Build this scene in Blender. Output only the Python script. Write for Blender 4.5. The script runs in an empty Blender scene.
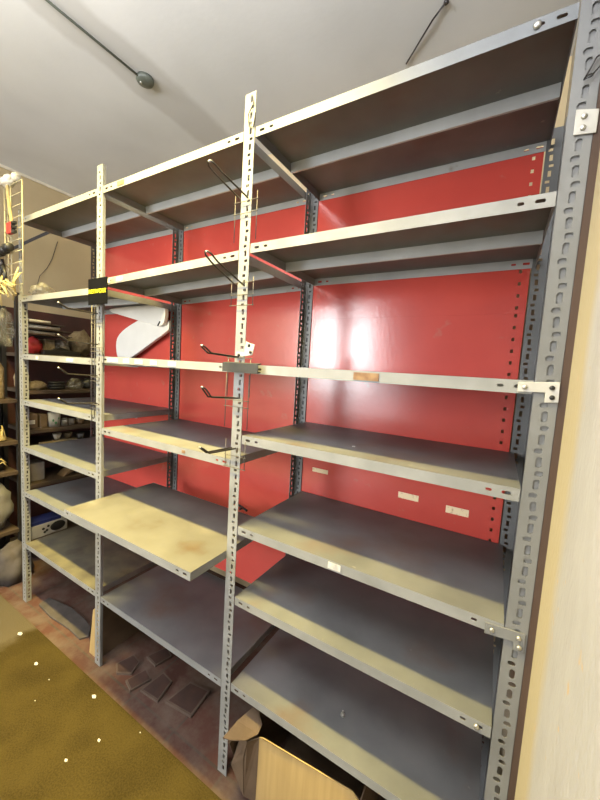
import bpy, bmesh, math, random
from mathutils import Vector, Matrix, noise
S = bpy.context.scene
COL = S.collection
rnd = random.Random(7)

# ------------------------------------------------------------------ materials
def mat(name, c1, c2=None, scale=8.0, rough=.5, metal=0.0, bump=0.0, bscale=None, detail=6, lo=.35, hi=.65, spec=.5,
        spots=None, stretch=(1, 1, 1), coat=0.0):
    m = bpy.data.materials.new(name); m.use_nodes = True
    nt = m.node_tree; N = nt.nodes; L = nt.links
    b = N['Principled BSDF']
    b.inputs['Roughness'].default_value = rough; b.inputs['Metallic'].default_value = metal
    b.inputs['Specular IOR Level'].default_value = spec
    b.inputs['Coat Weight'].default_value = coat
    tc = N.new('ShaderNodeTexCoord'); mp = N.new('ShaderNodeMapping'); mp.inputs['Scale'].default_value = stretch
    L.new(tc.outputs['Object'], mp.inputs['Vector'])
    if c2 is None: c2 = tuple(x * .82 for x in c1)
    nz = N.new('ShaderNodeTexNoise'); nz.inputs['Scale'].default_value = scale; nz.inputs['Detail'].default_value = detail
    L.new(mp.outputs[0], nz.inputs['Vector'])
    r = N.new('ShaderNodeValToRGB'); r.color_ramp.elements[0].position = lo; r.color_ramp.elements[1].position = hi
    r.color_ramp.elements[0].color = (*c1, 1); r.color_ramp.elements[1].color = (*c2, 1)
    L.new(nz.outputs['Fac'], r.inputs['Fac'])
    out = r.outputs['Color']
    for sp in (spots or []):
        col, sc, a, z = sp[:4]
        n2 = N.new('ShaderNodeTexNoise'); n2.inputs['Scale'].default_value = sc; n2.inputs['Detail'].default_value = 4
        L.new(mp.outputs[0], n2.inputs['Vector'])
        r2 = N.new('ShaderNodeValToRGB'); r2.color_ramp.elements[0].position = a; r2.color_ramp.elements[1].position = z
        r2.color_ramp.elements[0].color = (0, 0, 0, 1); r2.color_ramp.elements[1].color = (1, 1, 1, 1)
        L.new(n2.outputs['Fac'], r2.inputs['Fac'])
        mx = N.new('ShaderNodeMix'); mx.data_type = 'RGBA'
        L.new(r2.outputs['Color'], mx.inputs['Factor']); L.new(out, mx.inputs[6]); mx.inputs[7].default_value = (*col, 1)
        out = mx.outputs[2]
    L.new(out, b.inputs['Base Color'])
    if bump:
        n3 = N.new('ShaderNodeTexNoise'); n3.inputs['Scale'].default_value = bscale or scale * 4; n3.inputs['Detail'].default_value = 5
        L.new(mp.outputs[0], n3.inputs['Vector'])
        bp = N.new('ShaderNodeBump'); bp.inputs['Strength'].default_value = bump; bp.inputs['Distance'].default_value = .01
        L.new(n3.outputs['Fac'], bp.inputs['Height']); L.new(bp.outputs[0], b.inputs['Normal'])
    m['out'] = 0
    return m

M = {}
STEEL = (.46, .48, .49); STEEL2 = (.38, .395, .405)
M['steel'] = mat('grey_painted_steel', STEEL, STEEL2, 6, .45, bump=.03, bscale=160, spots=[((.22, .17, .12), 9, .68, .78)])
M['deck'] = mat('grey_shelf_paint', (.146, .150, .150), (.092, .096, .097), 5, .5, bump=.03, bscale=200, lo=.3, hi=.7,
                spots=[((.115, .08, .06), 4, .56, .78), ((.20, .19, .17), 30, .72, .78)])
M['dusty_deck'] = mat('dusty_shelf_paint', (.135, .12, .075), (.075, .068, .05), 7, .7, bump=.06, bscale=60, spots=[((.05, .04, .03), 5, .52, .68)])
M['post'] = mat('pale_grey_post_paint', (.245, .247, .242), (.185, .188, .185), 7, .45, bump=.03, bscale=150,
                spots=[((.25, .17, .08), 30, .70, .76)])
M['lip_shaded'] = mat('shaded_lip_paint', (.175, .185, .195), (.14, .15, .158), 6, .45, bump=.03, bscale=150)  # post paint made darker and bluer: shade painted into the top right lip
M['big'] = mat('grey_upright_paint', (.165, .168, .168), (.135, .138, .139), 5, .42, bump=.04, bscale=120)
M['pulled'] = mat('worn_shelf_paint', (.115, .111, .099), (.092, .087, .076), 6, .55, bump=.03, bscale=180,
                  spots=[((.075, .05, .028), 6, .60, .78), ((.15, .148, .132), 3, .58, .72)])
M['red'] = mat('red_panel_enamel', (.62, .085, .065), (.54, .07, .055), 3, .19, bump=.035, bscale=60,
               spots=[((.50, .16, .12), 14, .66, .80)], spec=.75)
M['bolt'] = mat('zinc_bolt', (.55, .54, .50), rough=.3, metal=.8)
M['white_plate'] = mat('white_bracket_paint', (.46, .45, .42), (.38, .37, .34), 14, .45)
M['wire'] = mat('dark_wire', (.028, .024, .024), rough=.4, metal=.2)
M['zincwire'] = mat('zinc_wire', (.11, .10, .09), rough=.5, metal=.2)
M['black'] = mat('black_plastic', (.015, .015, .016), rough=.45)
M['sign'] = mat('black_card', (.007, .007, .008), rough=.9, spec=0)
M['yellow_ink'] = mat('yellow_ink', (.75, .72, .02), (.72, .68, .02), rough=.5)
M['paper'] = mat('paper_label', (.95, .78, .52), (.62, .42, .22), 70, .7, lo=.56, hi=.7)
M['white_paper'] = mat('white_paper', (.55, .54, .51), (.36, .35, .33), 50, .7)
M['rustlabel'] = mat('rusty_label', (.26, .16, .08), (.13, .06, .025), 45, .7)
M['ceiling'] = mat('ceiling_plaster', (.60, .585, .55), (.53, .515, .48), 1.3, .85, bump=.12, bscale=30, detail=8)
M['khaki'] = mat('khaki_wall_paint', (.58, .47, .28), (.50, .40, .24), 2, .8, bump=.05)
M['strip'] = mat('dark_brown_strip', (.085, .055, .042), (.05, .033, .026), 12, .7, stretch=(1, 1, .1), spec=.2)
M['white_plastic'] = mat('white_plastic', (.84, .82, .76), (.78, .76, .70), 6, .4)
M['card'] = mat('cardboard', (.42, .29, .115), (.36, .245, .095), 60, .8, stretch=(1, 1, .04), bump=.08, bscale=90,
                spots=[((.28, .17, .09), 20, .68, .74)])
M['card_brown_shaded'] = mat('brown_shaded_cardboard', (.13, .085, .05), (.085, .055, .033), 9, .8, bump=.1)  # brown card; doubles as painted-in shade on sides of the floor cartons
M['wood'] = mat('dark_plank_wood', (.07, .046, .028), (.045, .03, .018), 10, .6, stretch=(1, .15, 1))
M['rackback'] = mat('dark_red_brown_board', (.085, .025, .018), (.05, .02, .015), 5, .7)
M['rackpost'] = mat('black_rack_steel', (.018, .017, .016), rough=.5)
M['cream'] = mat('cream_plastic', (.80, .75, .62), (.70, .65, .52), 8, .5)
M['cream_wire'] = mat('cream_coated_wire', (.50, .44, .27), (.42, .37, .22), 8, .45)
M['raffia'] = mat('yellow_raffia', (.50, .40, .17), (.38, .29, .11), 40, .7)
M['straw'] = mat('pale_straw', (.27, .21, .12), (.17, .13, .07), 40, .85, bump=.4, bscale=60)
M['redcloth'] = mat('red_plastic', (.42, .03, .025), (.30, .02, .02), 10, .5)
M['greycloth'] = mat('grey_plastic_sheet', (.20, .195, .18), (.13, .125, .12), 8, .4, bump=.2)
M['dust'] = mat('dusty_grey_sheet', (.075, .062, .055), (.04, .033, .029), 9, .85, bump=.15)
M['blue'] = mat('blue_plastic', (.02, .03, .16), rough=.4)
M['offwhite'] = mat('off_white_plastic', (.42, .41, .38), (.35, .34, .31), 8, .45)
M['green'] = mat('green_print', (.10, .25, .12), (.07, .2, .09), 8, .5)
M['greybox'] = mat('grey_card_box', (.20, .18, .15), (.15, .13, .11), 8, .7)
M['tile'] = mat('broken_tile_clay', (.055, .024, .016), (.035, .017, .012), 14, .75, bump=.1)
M['tile_edge'] = mat('pale_tile_edge', (.10, .068, .05), (.075, .05, .037), 14, .8)
M['lampgrey'] = mat('dark_grey_green_enamel', (.11, .125, .10), (.085, .095, .08), 20, .5)

# clear plastic: mostly see-through film with a sheen
m = bpy.data.materials.new('clear_plastic_film'); m.use_nodes = True; nt = m.node_tree; nt.nodes.clear()
o_ = nt.nodes.new('ShaderNodeOutputMaterial'); a_ = nt.nodes.new('ShaderNodeBsdfTransparent'); b_ = nt.nodes.new('ShaderNodeBsdfPrincipled')
b_.inputs['Base Color'].default_value = (.25, .24, .21, 1); b_.inputs['Roughness'].default_value = .25
x_ = nt.nodes.new('ShaderNodeMixShader'); n_ = nt.nodes.new('ShaderNodeTexNoise'); n_.inputs['Scale'].default_value = 5
r_ = nt.nodes.new('ShaderNodeMapRange'); r_.inputs[1].default_value = .3; r_.inputs[2].default_value = .7; r_.inputs[3].default_value = .08; r_.inputs[4].default_value = .45
nt.links.new(n_.outputs['Fac'], r_.inputs[0]); nt.links.new(r_.outputs[0], x_.inputs[0]); nt.links.new(a_.outputs[0], x_.inputs[1])
nt.links.new(b_.outputs[0], x_.inputs[2]); nt.links.new(x_.outputs[0], o_.inputs['Surface']); M['clear'] = m

def new_nodes(name):
    m = bpy.data.materials.new(name); m.use_nodes = True
    return m, m.node_tree.nodes, m.node_tree.links, m.node_tree.nodes['Principled BSDF']
def ramp(N, pts):
    r = N.new('ShaderNodeValToRGB'); e = r.color_ramp.elements
    e[0].position, e[0].color = pts[0][0], (*pts[0][1], 1); e[1].position, e[1].color = pts[-1][0], (*pts[-1][1], 1)
    for p, c in pts[1:-1]:
        k = e.new(p); k.color = (*c, 1)
    return r
def mix(N, L, f, a, b):
    x = N.new('ShaderNodeMix'); x.data_type = 'RGBA'
    if hasattr(f, 'links'): L.new(f, x.inputs['Factor'])
    else: x.inputs['Factor'].default_value = f
    for s, i in ((a, 6), (b, 7)):
        if hasattr(s, 'links'): L.new(s, x.inputs[i])
        else: x.inputs[i].default_value = (*s, 1)
    return x.outputs[2]

# carpet: mustard, mottled, greyer left end
m, N, L, b = new_nodes('mustard_carpet'); b.inputs['Roughness'].default_value = .95; b.inputs['Specular IOR Level'].default_value = .1
tc = N.new('ShaderNodeTexCoord'); n1 = N.new('ShaderNodeTexNoise'); n1.inputs['Scale'].default_value = 5; n1.inputs['Detail'].default_value = 8
n2 = N.new('ShaderNodeTexNoise'); n2.inputs['Scale'].default_value = 160; n2.inputs['Detail'].default_value = 3
for n in (n1, n2): L.new(tc.outputs['Object'], n.inputs['Vector'])
r1 = ramp(N, [(.35, (.030, .021, .005)), (.65, (.056, .04, .010))]); L.new(n1.outputs['Fac'], r1.inputs[0])
r2 = ramp(N, [(.35, (.022, .015, .004)), (.6, (.060, .042, .011))]); L.new(n2.outputs['Fac'], r2.inputs[0])
c = mix(N, L, .4, r1.outputs[0], r2.outputs[0])
sx = N.new('ShaderNodeSeparateXYZ'); L.new(tc.outputs['Object'], sx.inputs[0])
ad = N.new('ShaderNodeMath'); ad.operation = 'MULTIPLY_ADD'; ad.inputs[1].default_value = -.5
L.new(n1.outputs['Fac'], ad.inputs[0]); L.new(sx.outputs['X'], ad.inputs[2])
rx = ramp(N, [(.0, (.6, .6, .6)), (.12, (0, 0, 0))]); L.new(ad.outputs[0], rx.inputs[0])
c = mix(N, L, rx.outputs[0], c, (.115, .095, .065))
L.new(c, b.inputs['Base Color'])
bp = N.new('ShaderNodeBump'); bp.inputs['Strength'].default_value = .5; bp.inputs['Distance'].default_value = .004
L.new(n2.outputs['Fac'], bp.inputs['Height']); L.new(bp.outputs[0], b.inputs['Normal']); M['carpet'] = m

# floor: old clay tiles under dust
m, N, L, b = new_nodes('dusty_clay_tiles'); b.inputs['Roughness'].default_value = .85
tc = N.new('ShaderNodeTexCoord'); bk = N.new('ShaderNodeTexBrick'); bk.offset = 0
bk.inputs['Scale'].default_value = 1; bk.inputs['Brick Width'].default_value = .3; bk.inputs['Row Height'].default_value = .3
bk.inputs['Mortar Size'].default_value = .006; bk.inputs['Color1'].default_value = (.075, .027, .016, 1)
bk.inputs['Color2'].default_value = (.055, .02, .013, 1); bk.inputs['Mortar'].default_value = (.05, .032, .023, 1)
L.new(tc.outputs['Object'], bk.inputs['Vector'])
n1 = N.new('ShaderNodeTexNoise'); n1.inputs['Scale'].default_value = 6; n1.inputs['Detail'].default_value = 9
n1.inputs['Roughness'].default_value = .65; L.new(tc.outputs['Object'], n1.inputs['Vector'])
r1 = ramp(N, [(.42, (0, 0, 0)), (.64, (1, 1, 1))]); L.new(n1.outputs['Fac'], r1.inputs[0])
c = mix(N, L, r1.outputs[0], bk.outputs['Color'], (.105, .07, .052))
L.new(c, b.inputs['Base Color'])
bp = N.new('ShaderNodeBump'); bp.inputs['Strength'].default_value = .4; bp.inputs['Distance'].default_value = .01
L.new(n1.outputs['Fac'], bp.inputs['Height']); L.new(bp.outputs[0], b.inputs['Normal']); M['floor'] = m

# right wall: white rough plaster with an old yellow painted band along the shelving
m, N, L, b = new_nodes('rough_white_plaster'); b.inputs['Roughness'].default_value = .8
tc = N.new('ShaderNodeTexCoord'); mp = N.new('ShaderNodeMapping'); mp.inputs['Scale'].default_value = (1, 1, .45)
L.new(tc.outputs['Object'], mp.inputs['Vector'])
n1 = N.new('ShaderNodeTexNoise'); n1.inputs['Scale'].default_value = 14; n1.inputs['Detail'].default_value = 8
n2 = N.new('ShaderNodeTexNoise'); n2.inputs['Scale'].default_value = 90; n2.inputs['Detail'].default_value = 3
for n in (n1, n2): L.new(mp.outputs[0], n.inputs['Vector'])
sx = N.new('ShaderNodeSeparateXYZ'); L.new(tc.outputs['Object'], sx.inputs[0])
ad = N.new('ShaderNodeMath'); ad.operation = 'MULTIPLY_ADD'; ad.inputs[1].default_value = .05
L.new(n1.outputs['Fac'], ad.inputs[0]); L.new(sx.outputs['Y'], ad.inputs[2])
mr = N.new('ShaderNodeMapRange'); mr.inputs[1].default_value = -.165; mr.inputs[2].default_value = -.10
L.new(ad.outputs[0], mr.inputs[0])
rw = ramp(N, [(.3, (.315, .318, .36)), (.7, (.275, .278, .312))]); L.new(n1.outputs['Fac'], rw.inputs[0])
c = mix(N, L, mr.outputs[0], rw.outputs[0], (.325, .285, .205))
rs = ramp(N, [(.68, (0, 0, 0)), (.74, (1, 1, 1))]); n4 = N.new('ShaderNodeTexNoise'); n4.inputs['Scale'].default_value = 26
L.new(tc.outputs['Object'], n4.inputs['Vector']); L.new(n4.outputs['Fac'], rs.inputs[0])
c = mix(N, L, rs.outputs[0], c, (.36, .28, .2))
L.new(c, b.inputs['Base Color'])
bp = N.new('ShaderNodeBump'); bp.inputs['Strength'].default_value = .4; bp.inputs['Distance'].default_value = .006
L.new(n2.outputs['Fac'], bp.inputs['Height']); L.new(bp.outputs[0], b.inputs['Normal']); M['wallr'] = m

# ceiling: plaster with a darker repaired band round the conduit
m, N, L, b = new_nodes('repaired_ceiling_plaster'); b.inputs['Roughness'].default_value = .85
tc = N.new('ShaderNodeTexCoord'); n1 = N.new('ShaderNodeTexNoise'); n1.inputs['Scale'].default_value = 1.6; n1.inputs['Detail'].default_value = 9
L.new(tc.outputs['Object'], n1.inputs['Vector'])
r1 = ramp(N, [(.35, (.66, .665, .66)), (.65, (.585, .59, .585))]); L.new(n1.outputs['Fac'], r1.inputs[0])
sx = N.new('ShaderNodeSeparateXYZ'); L.new(tc.outputs['Object'], sx.inputs[0])
nd = N.new('ShaderNodeTexNoise'); nd.inputs['Scale'].default_value = 5; nd.inputs['Detail'].default_value = 6
L.new(tc.outputs['Object'], nd.inputs['Vector'])
ad = N.new('ShaderNodeMath'); ad.operation = 'MULTIPLY_ADD'; ad.inputs[1].default_value = .10
L.new(nd.outputs['Fac'], ad.inputs[0]); L.new(sx.outputs['X'], ad.inputs[2])
rb = ramp(N, [(.0, (0, 0, 0)), (.415, (0, 0, 0)), (.43, (1, 1, 1)), (.525, (1, 1, 1)), (.545, (0, 0, 0)), (1, (0, 0, 0))])
mr = N.new('ShaderNodeMapRange'); mr.inputs[1].default_value = 0; mr.inputs[2].default_value = 2
L.new(ad.outputs[0], mr.inputs[0]); L.new(mr.outputs[0], rb.inputs[0])
ml = N.new('ShaderNodeMath'); ml.operation = 'MULTIPLY'; ml.inputs[1].default_value = .62; L.new(rb.outputs[0], ml.inputs[0])
c = mix(N, L, ml.outputs[0], r1.outputs[0], (.44, .43, .41))
L.new(c, b.inputs['Base Color'])
bp = N.new('ShaderNodeBump'); bp.inputs['Strength'].default_value = .045; bp.inputs['Distance'].default_value = .01
n2 = N.new('ShaderNodeTexNoise'); n2.inputs['Scale'].default_value = 40; L.new(tc.outputs['Object'], n2.inputs['Vector'])
L.new(n2.outputs['Fac'], bp.inputs['Height']); L.new(bp.outputs[0], b.inputs['Normal']); M['ceiling'] = m

# ------------------------------------------------------------------ object helpers
def link(name, bm, material, parent=None, smooth=False, recalc=True):
    if recalc: bmesh.ops.recalc_face_normals(bm, faces=bm.faces)
    me = bpy.data.meshes.new(name); bm.to_mesh(me); bm.free()
    ms = material if isinstance(material, (list, tuple)) else [material]
    for k in ms: me.materials.append(M[k] if isinstance(k, str) else k)
    if smooth:
        for p in me.polygons: p.use_smooth = True
    o = bpy.data.objects.new(name, me); COL.objects.link(o)
    if parent is not None:
        o.parent = parent
        o.matrix_parent_inverse = parent.matrix_basis.inverted()
    return o
def tag(o, label, cat, group=None):
    o['label'] = label; o['category'] = cat
    if group: o['group'] = group
    return o
def thing(name, label, cat, loc, group=None):
    o = bpy.data.objects.new(name, None); COL.objects.link(o); o.location = loc; o.empty_display_size = .05
    return tag(o, label, cat, group)
def struct(o): o['kind'] = 'structure'; return o
def solid(o, t, off=-1):
    md = o.modifiers.new('thickness', 'SOLIDIFY'); md.thickness = t; md.offset = off; return o
def bevel(o, w, seg=2):
    md = o.modifiers.new('edge', 'BEVEL'); md.width = w; md.segments = seg; md.limit_method = 'ANGLE'; return o
def box(bm, x0, x1, y0, y1, z0, z1, mi=0):
    v = [bm.verts.new((x, y, z)) for x in (x0, x1) for y in (y0, y1) for z in (z0, z1)]
    for f in ((0, 1, 3, 2), (4, 6, 7, 5), (0, 4, 5, 1), (2, 3, 7, 6), (0, 2, 6, 4), (1, 5, 7, 3)):
        bm.faces.new([v[i] for i in f]).material_index = mi
    return v
def tube(bm, pts, r, n=8, mi=0, r1=None):
    pts = [Vector(p) for p in pts]; rings = []
    prev = None
    for i, p in enumerate(pts):
        d = (pts[min(i + 1, len(pts) - 1)] - pts[max(i - 1, 0)]).normalized()
        if prev is None:
            a = d.orthogonal().normalized()
        else:
            a = (prev - d * prev.dot(d)).normalized()
        prev = a; b = d.cross(a)
        rr = r if r1 is None else r + (r1 - r) * i / (len(pts) - 1)
        rings.append([bm.verts.new(p + (a * math.cos(2 * math.pi * k / n) + b * math.sin(2 * math.pi * k / n)) * rr) for k in range(n)])
    for A, B in zip(rings, rings[1:]):
        for k in range(n):
            bm.faces.new((A[k], A[(k + 1) % n], B[(k + 1) % n], B[k])).material_index = mi
    bm.faces.new(rings[0][::-1]).material_index = mi; bm.faces.new(rings[-1]).material_index = mi
def lathe(bm, prof, c, n=20, axis='z', mi=0):
    # profile of (radius, height), closed at both ends
    rings = []
    for r, h in prof:
        ring = []
        for k in range(n):
            a = 2 * math.pi * k / n
            p = (r * math.cos(a), r * math.sin(a), h)
            if axis == 'y': p = (p[0], p[2], p[1])
            if axis == 'x': p = (p[2], p[0], p[1])
            ring.append(bm.verts.new(Vector(c) + Vector(p)))
        rings.append(ring)
    for A, B in zip(rings, rings[1:]):
        for k in range(n): bm.faces.new((A[k], A[(k + 1) % n], B[(k + 1) % n], B[k])).material_index = mi
    bm.faces.new(rings[0]).material_index = mi; bm.faces.new(rings[-1]).material_index = mi
def blob(bm, c, s, amp=.15, freq=3.0, seed=0, sub=3, flat=None):
    r = bmesh.ops.create_icosphere(bm, subdivisions=sub, radius=1)
    for v in r['verts']:
        n = noise.noise(v.co * freq + Vector((seed * 7.3, seed, 0)))
        p = v.co * (1 + amp * n)
        p = Vector((p.x * s[0], p.y * s[1], p.z * s[2])) + Vector(c)
        if flat is not None and p.z < flat: p.z = flat
        v.co = p
def prism(bm, outline, axis, a, b, mi=0):
    # outline: 2-D points; axis 'y' -> (x,z), 'z' -> (x,y), 'x' -> (y,z)
    def P(u, v, w): return {'y': (u, w, v), 'z': (u, v, w), 'x': (w, u, v)}[axis]
    A = [bm.verts.new(P(u, v, a)) for u, v in outline]; B = [bm.verts.new(P(u, v, b)) for u, v in outline]
    n = len(A)
    for k in range(n): bm.faces.new((A[k], A[(k + 1) % n], B[(k + 1) % n], B[k])).material_index = mi
    bm.faces.new(A[::-1]).material_index = mi; bm.faces.new(B).material_index = mi
def plate(bm, o, U, V, w, h, holes, mi=0, chamfer=False):
    # flat w x h sheet in the plane of unit vectors U, V with true rectangular holes (cu, cv, half_u, half_v)
    o, U, V = Vector(o), Vector(U), Vector(V)
    us = sorted({0, w} | {round(x, 5) for c in holes for x in (c[0] - c[2], c[0] + c[2])})
    # horizontal bands, so each band only carries the holes that cross it
    vs = sorted({0, h} | {round(x, 5) for c in holes for x in (c[1] - c[3], c[1] + c[3])})
    cache = {}
    def vert(u, v):
        k = (round(u, 5), round(v, 5))
        if k not in cache: cache[k] = bm.verts.new(o + U * u + V * v)
        return cache[k]
    hs = sorted(holes, key=lambda c: c[1]); 
    for v0, v1 in zip(vs, vs[1:]):
        vm = (v0 + v1) / 2
        act = [c for c in hs if abs(c[1] - vm) < c[3]]
        for u0, u1 in zip(us, us[1:]):
            um = (u0 + u1) / 2
            if any(abs(c[0] - um) < c[2] for c in act): continue
            bm.faces.new((vert(u0, v0), vert(u1, v0), vert(u1, v1), vert(u0, v1))).material_index = mi
    if chamfer:
        for c in holes:
            k = min(c[2], c[3]) * .65
            for a in (-1, 1):
                for b in (-1, 1):
                    u, v = c[0] + a * c[2], c[1] + b * c[3]
                    bm.faces.new((vert(u, v), bm.verts.new(o + U * (u - a * k) + V * v), bm.verts.new(o + U * u + V * (v - b * k)))).material_index = mi

# ------------------------------------------------------------------ the room
CEIL = 3.1
def slab(name, x0, x1, y0, y1, z0, z1, m):
    bm = bmesh.new(); box(bm, x0, x1, y0, y1, z0, z1); return struct(link(name, bm, m))
slab('floor', -1.0, 2.95, -4.6, 1.12, -.12, 0, 'floor')
slab('ceiling', -1.0, 2.95, -4.6, 1.12, CEIL, CEIL + .12, 'ceiling')
slab('wall_left', -1.0, -.84, -4.6, 1.12, 0, CEIL, 'khaki')
slab('wall_right', 2.754, 2.95, -4.6, 1.12, 0, CEIL, 'wallr')
slab('wall_back', -.84, 2.754, .98, 1.12, 0, CEIL, 'khaki')
slab('trim_1', 2.7395, 2.754, -.002, .03, 0, CEIL, 'strip')  # dark brown strip filling the gap between upright and right wall
bm = bmesh.new(); box(bm, -.838, -.826, -4.6, .98, CEIL - .018, CEIL); struct(link('trim_2', bm, 'cream'))
bm = bmesh.new()
for x in (-.84, -.25, .44): box(bm, x, x + .09, -4.33, -4.28, 1.3, 2.88)
box(bm, -.84, .53, -4.335, -4.275, 1.25, 1.32); box(bm, -.84, .53, -4.335, -4.275, 2.86, 2.93); struct(link('window_1', bm, 'strip'))
bm = bmesh.new(); box(bm, -.38, 2.752, -4.6, -.068, 0, .006)
tag(link('carpet', bm, 'carpet'), 'mustard yellow carpet littered with paper scraps in front of the shelving', 'carpet')

# ------------------------------------------------------------------ the shelving unit
W3 = (0.018, 0.90, 1.816, 2.692)
D = .48
unit = thing('shelving_unit', 'tall three-bay grey slotted-angle steel shelving with red back panels', 'shelving unit', (1.35, .24, 0))

def angle(x, y, z0, z1, sx, sy, w=.044, mname='post', label=None, name='post', w2=None, pitch=.0255, phase=0, col=.6, chamfer=False, big=1.0):
    """L section with its corner at (x, y); the face flange runs to x + sx*w, the other to y + sy*w2."""
    w2 = w2 or w
    h = z1 - z0; bm = bmesh.new()
    def holes(width, cf):
        out = []; k = 0; z = .03 + phase
        while z < h - .02:
            if k % 2 == 0: out.append((width * cf, z, .0047 * big, .0098 * big))
            else: out.append((width * (cf - .06 if k % 4 == 1 else cf + .08), z, .0064 * big, .0046 * big))
            z += pitch; k += 1
        return out
    plate(bm, (x, y, z0), (sx, 0, 0), (0, 0, 1), w, h, holes(w, col), chamfer=chamfer)
    plate(bm, (x, y, z0), (0, sy, 0), (0, 0, 1), w2, h, holes(w2, .55) if w2 > .025 else [], chamfer=chamfer)
    o = link(name, bm, mname, unit, recalc=False); solid(o, .0022, 0)
    if label: o['label'] = label
    return o
# front row
angle(.018, 0, 0, 2.03, -1, 1, .046, col=.45, w2=.03)
angle(.012, .0025, 2.0, 2.54, -1, 1, .03, col=.45, w2=.006)
angle(.90, 0, 0, 2.588, -1, 1, .048, col=.45, w2=.013)
angle(1.769, 0, 0, 2.603, 1, 1, .047, col=.62)
pd = angle(2.738, -.001, 0, 3.04, -1, 1, .047, 'big', 'wide grey upright against the white wall', col=.45, w2=.04, big=1.25, chamfer=True, pitch=.027)
bm = bmesh.new(); box(bm, 2.694, 2.735, .0022, .0042, .98, 2.95); link('backing_strip', bm, 'big', unit)
# rear row
for x, s in ((-.03, 1), (.857, 1), (1.772, 1)):
    angle(x, D, 0, 2.52, s, -1, .042, 'big')
angle(2.722, D, 0, 2.52, -1, -1, .044, 'big')
for x in (.859, 1.774):
    bm = bmesh.new(); box(bm, x, x + .039, D + .0026, D + .004, .05, 2.5); link('backing_strip', bm, 'rackpost', unit)

def bolt(bm, x, y, z, r=.006):
    lathe(bm, [(r, -.004), (r, 0), (r * .5, .0015)][::-1] if 0 else [(r, .003), (r * 1.0, -.002), (r * .6, -.004)], (x, y, z), 8, 'y')
def shelf(x0, x1, z, mat_top='deck', parent=unit, y0=0.0, y1=D, lip=.032, name='shelf', face='post', stickers=(), label=None, stiff=True):
    """Pressed pan: deck, four lips (front one slotted at both ends), stiffening channel under the deck."""
    bm = bmesh.new()
    plate(bm, (x0, y0, z), (1, 0, 0), (0, 1, 0), x1 - x0, y1 - y0, [])
    for f in bm.faces: f.material_index = 0
    L = x1 - x0; hz = lip * .52
    holes = [(.028, hz, .010, .0042), (.066, hz, .007, .0036), (L - .066, hz, .007, .0036), (L - .028, hz, .010, .0042)]
    plate(bm, (x0, y0, z - lip), (1, 0, 0), (0, 0, 1), L, lip, holes, 1, True)
    plate(bm, (x0, y1, z - lip), (1, 0, 0), (0, 0, 1), L, lip, holes, 2)
    plate(bm, (x0, y0, z - lip), (0, 1, 0), (0, 0, 1), y1 - y0, lip, [], 1)
    plate(bm, (x1, y0, z - lip), (0, 1, 0), (0, 0, 1), y1 - y0, lip, [], 1)
    bmesh.ops.remove_doubles(bm, verts=bm.verts, dist=1e-5)
    o = link(name, bm, [mat_top, face, 'steel'], parent, recalc=False); solid(o, .0016, 0)
    if label: o['label'] = label
    if stiff:
        b2 = bmesh.new(); ym = y0 + (y1 - y0) * .46
        prism(b2, [(ym, z - .001), (ym + .004, z - .036), (ym + .012, z - .036), (ym + .012, z - .033), (ym + .007, z - .033), (ym + .004, z - .001)], 'x', x0 + .003, x1 - .003)
        link('stiffener', b2, 'steel', o)
    for (sx, w, hgt, mm) in stickers:
        b3 = bmesh.new(); box(b3, sx, sx + w, y0 - .0026, y0 - .0008, z - lip / 2 - hgt / 2, z - lip / 2 + hgt / 2)
        s = link('price_label', b3, mm, o)
    return o
X1 = (.022, .852); X2 = (.904, 1.766); X3 = (1.820, 2.688)
T = []
for z, st in ((2.485, ()), (2.018, ()), (1.664, ((.20, .03, .02, 'white_paper'), (.56, .07, .018, 'white_paper'))), (1.373, ()), (1.071, ()), (.771, ()), (.417, ())):
    T.append(shelf(*X1, z, 'dusty_deck' if z < .5 else 'deck', stickers=st, face='post'))
for z, st in ((2.485, ((1.02, .05, .02, 'rustlabel'),)), (2.062, ((.93, .04, .02, 'white_paper'), (1.02, .05, .02, 'white_paper'))),
              (1.678, ((.95, .09, .02, 'white_paper'), (1.08, .05, .022, 'white_paper'), (1.17, .06, .02, 'white_paper'), (1.28, .05, .02, 'white_paper'), (1.40, .05, .02, 'white_paper'))),
              (1.316, ((1.50, .02, .012, 'rustlabel'),)), (.405, ())):
    T.append(shelf(*X2, z, stickers=st, face='post'))
for o in [T[8]] + list(T[8].children):
    for v in o.data.vertices: v.co.z += -.008 + .03 * (v.co.x - X2[0]) / (X2[1] - X2[0])
for z, st in ((2.485, ()), (2.101, ()), (1.678, ((2.24, .078, .022, 'rustlabel'),)), (1.416, ()), (1.066, ((2.2, .044, .021, 'white_paper'),)), (.782, ()), (.417, ())):
    T.append(shelf(*X3, z, stickers=st, face='lip_shaded' if z > 2.4 else 'post'))
# red back panels, with the slotted right edge the photo shows
def panel(x0, x1, z0, z1, y=.4855, label=None):
    bm = bmesh.new(); h = z1 - z0; hs = []; z = .02
    while z < h - .02:
        hs.append((x1 - x0 - .028, z, .0045, .006)); z += .042
    plate(bm, (x0, y, z0), (1, 0, 0), (0, 0, 1), x1 - x0, h, hs)
    o = link('back_panel', bm, 'red', unit, recalc=False); solid(o, .0015, 1)
    if label: o['label'] = label
    return o
panel(.01, .90, .46, 2.47); panel(.902, 1.803, .46, 2.47)
panel(1.806, 2.674, 1.915, 2.47, .4842); lp = panel(1.806, 2.674, .46, 1.93, .4858)
for x0, x1, z0, z1 in ((1.871, 1.955, 1.178, 1.198), (2.292, 2.376, 1.15, 1.176), (2.483, 2.566, 1.136, 1.165)):
    bm = bmesh.new(); box(bm, x0, x1, .4825, .4838, z0, z1); link('paper_label', bm, 'paper', lp)
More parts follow.
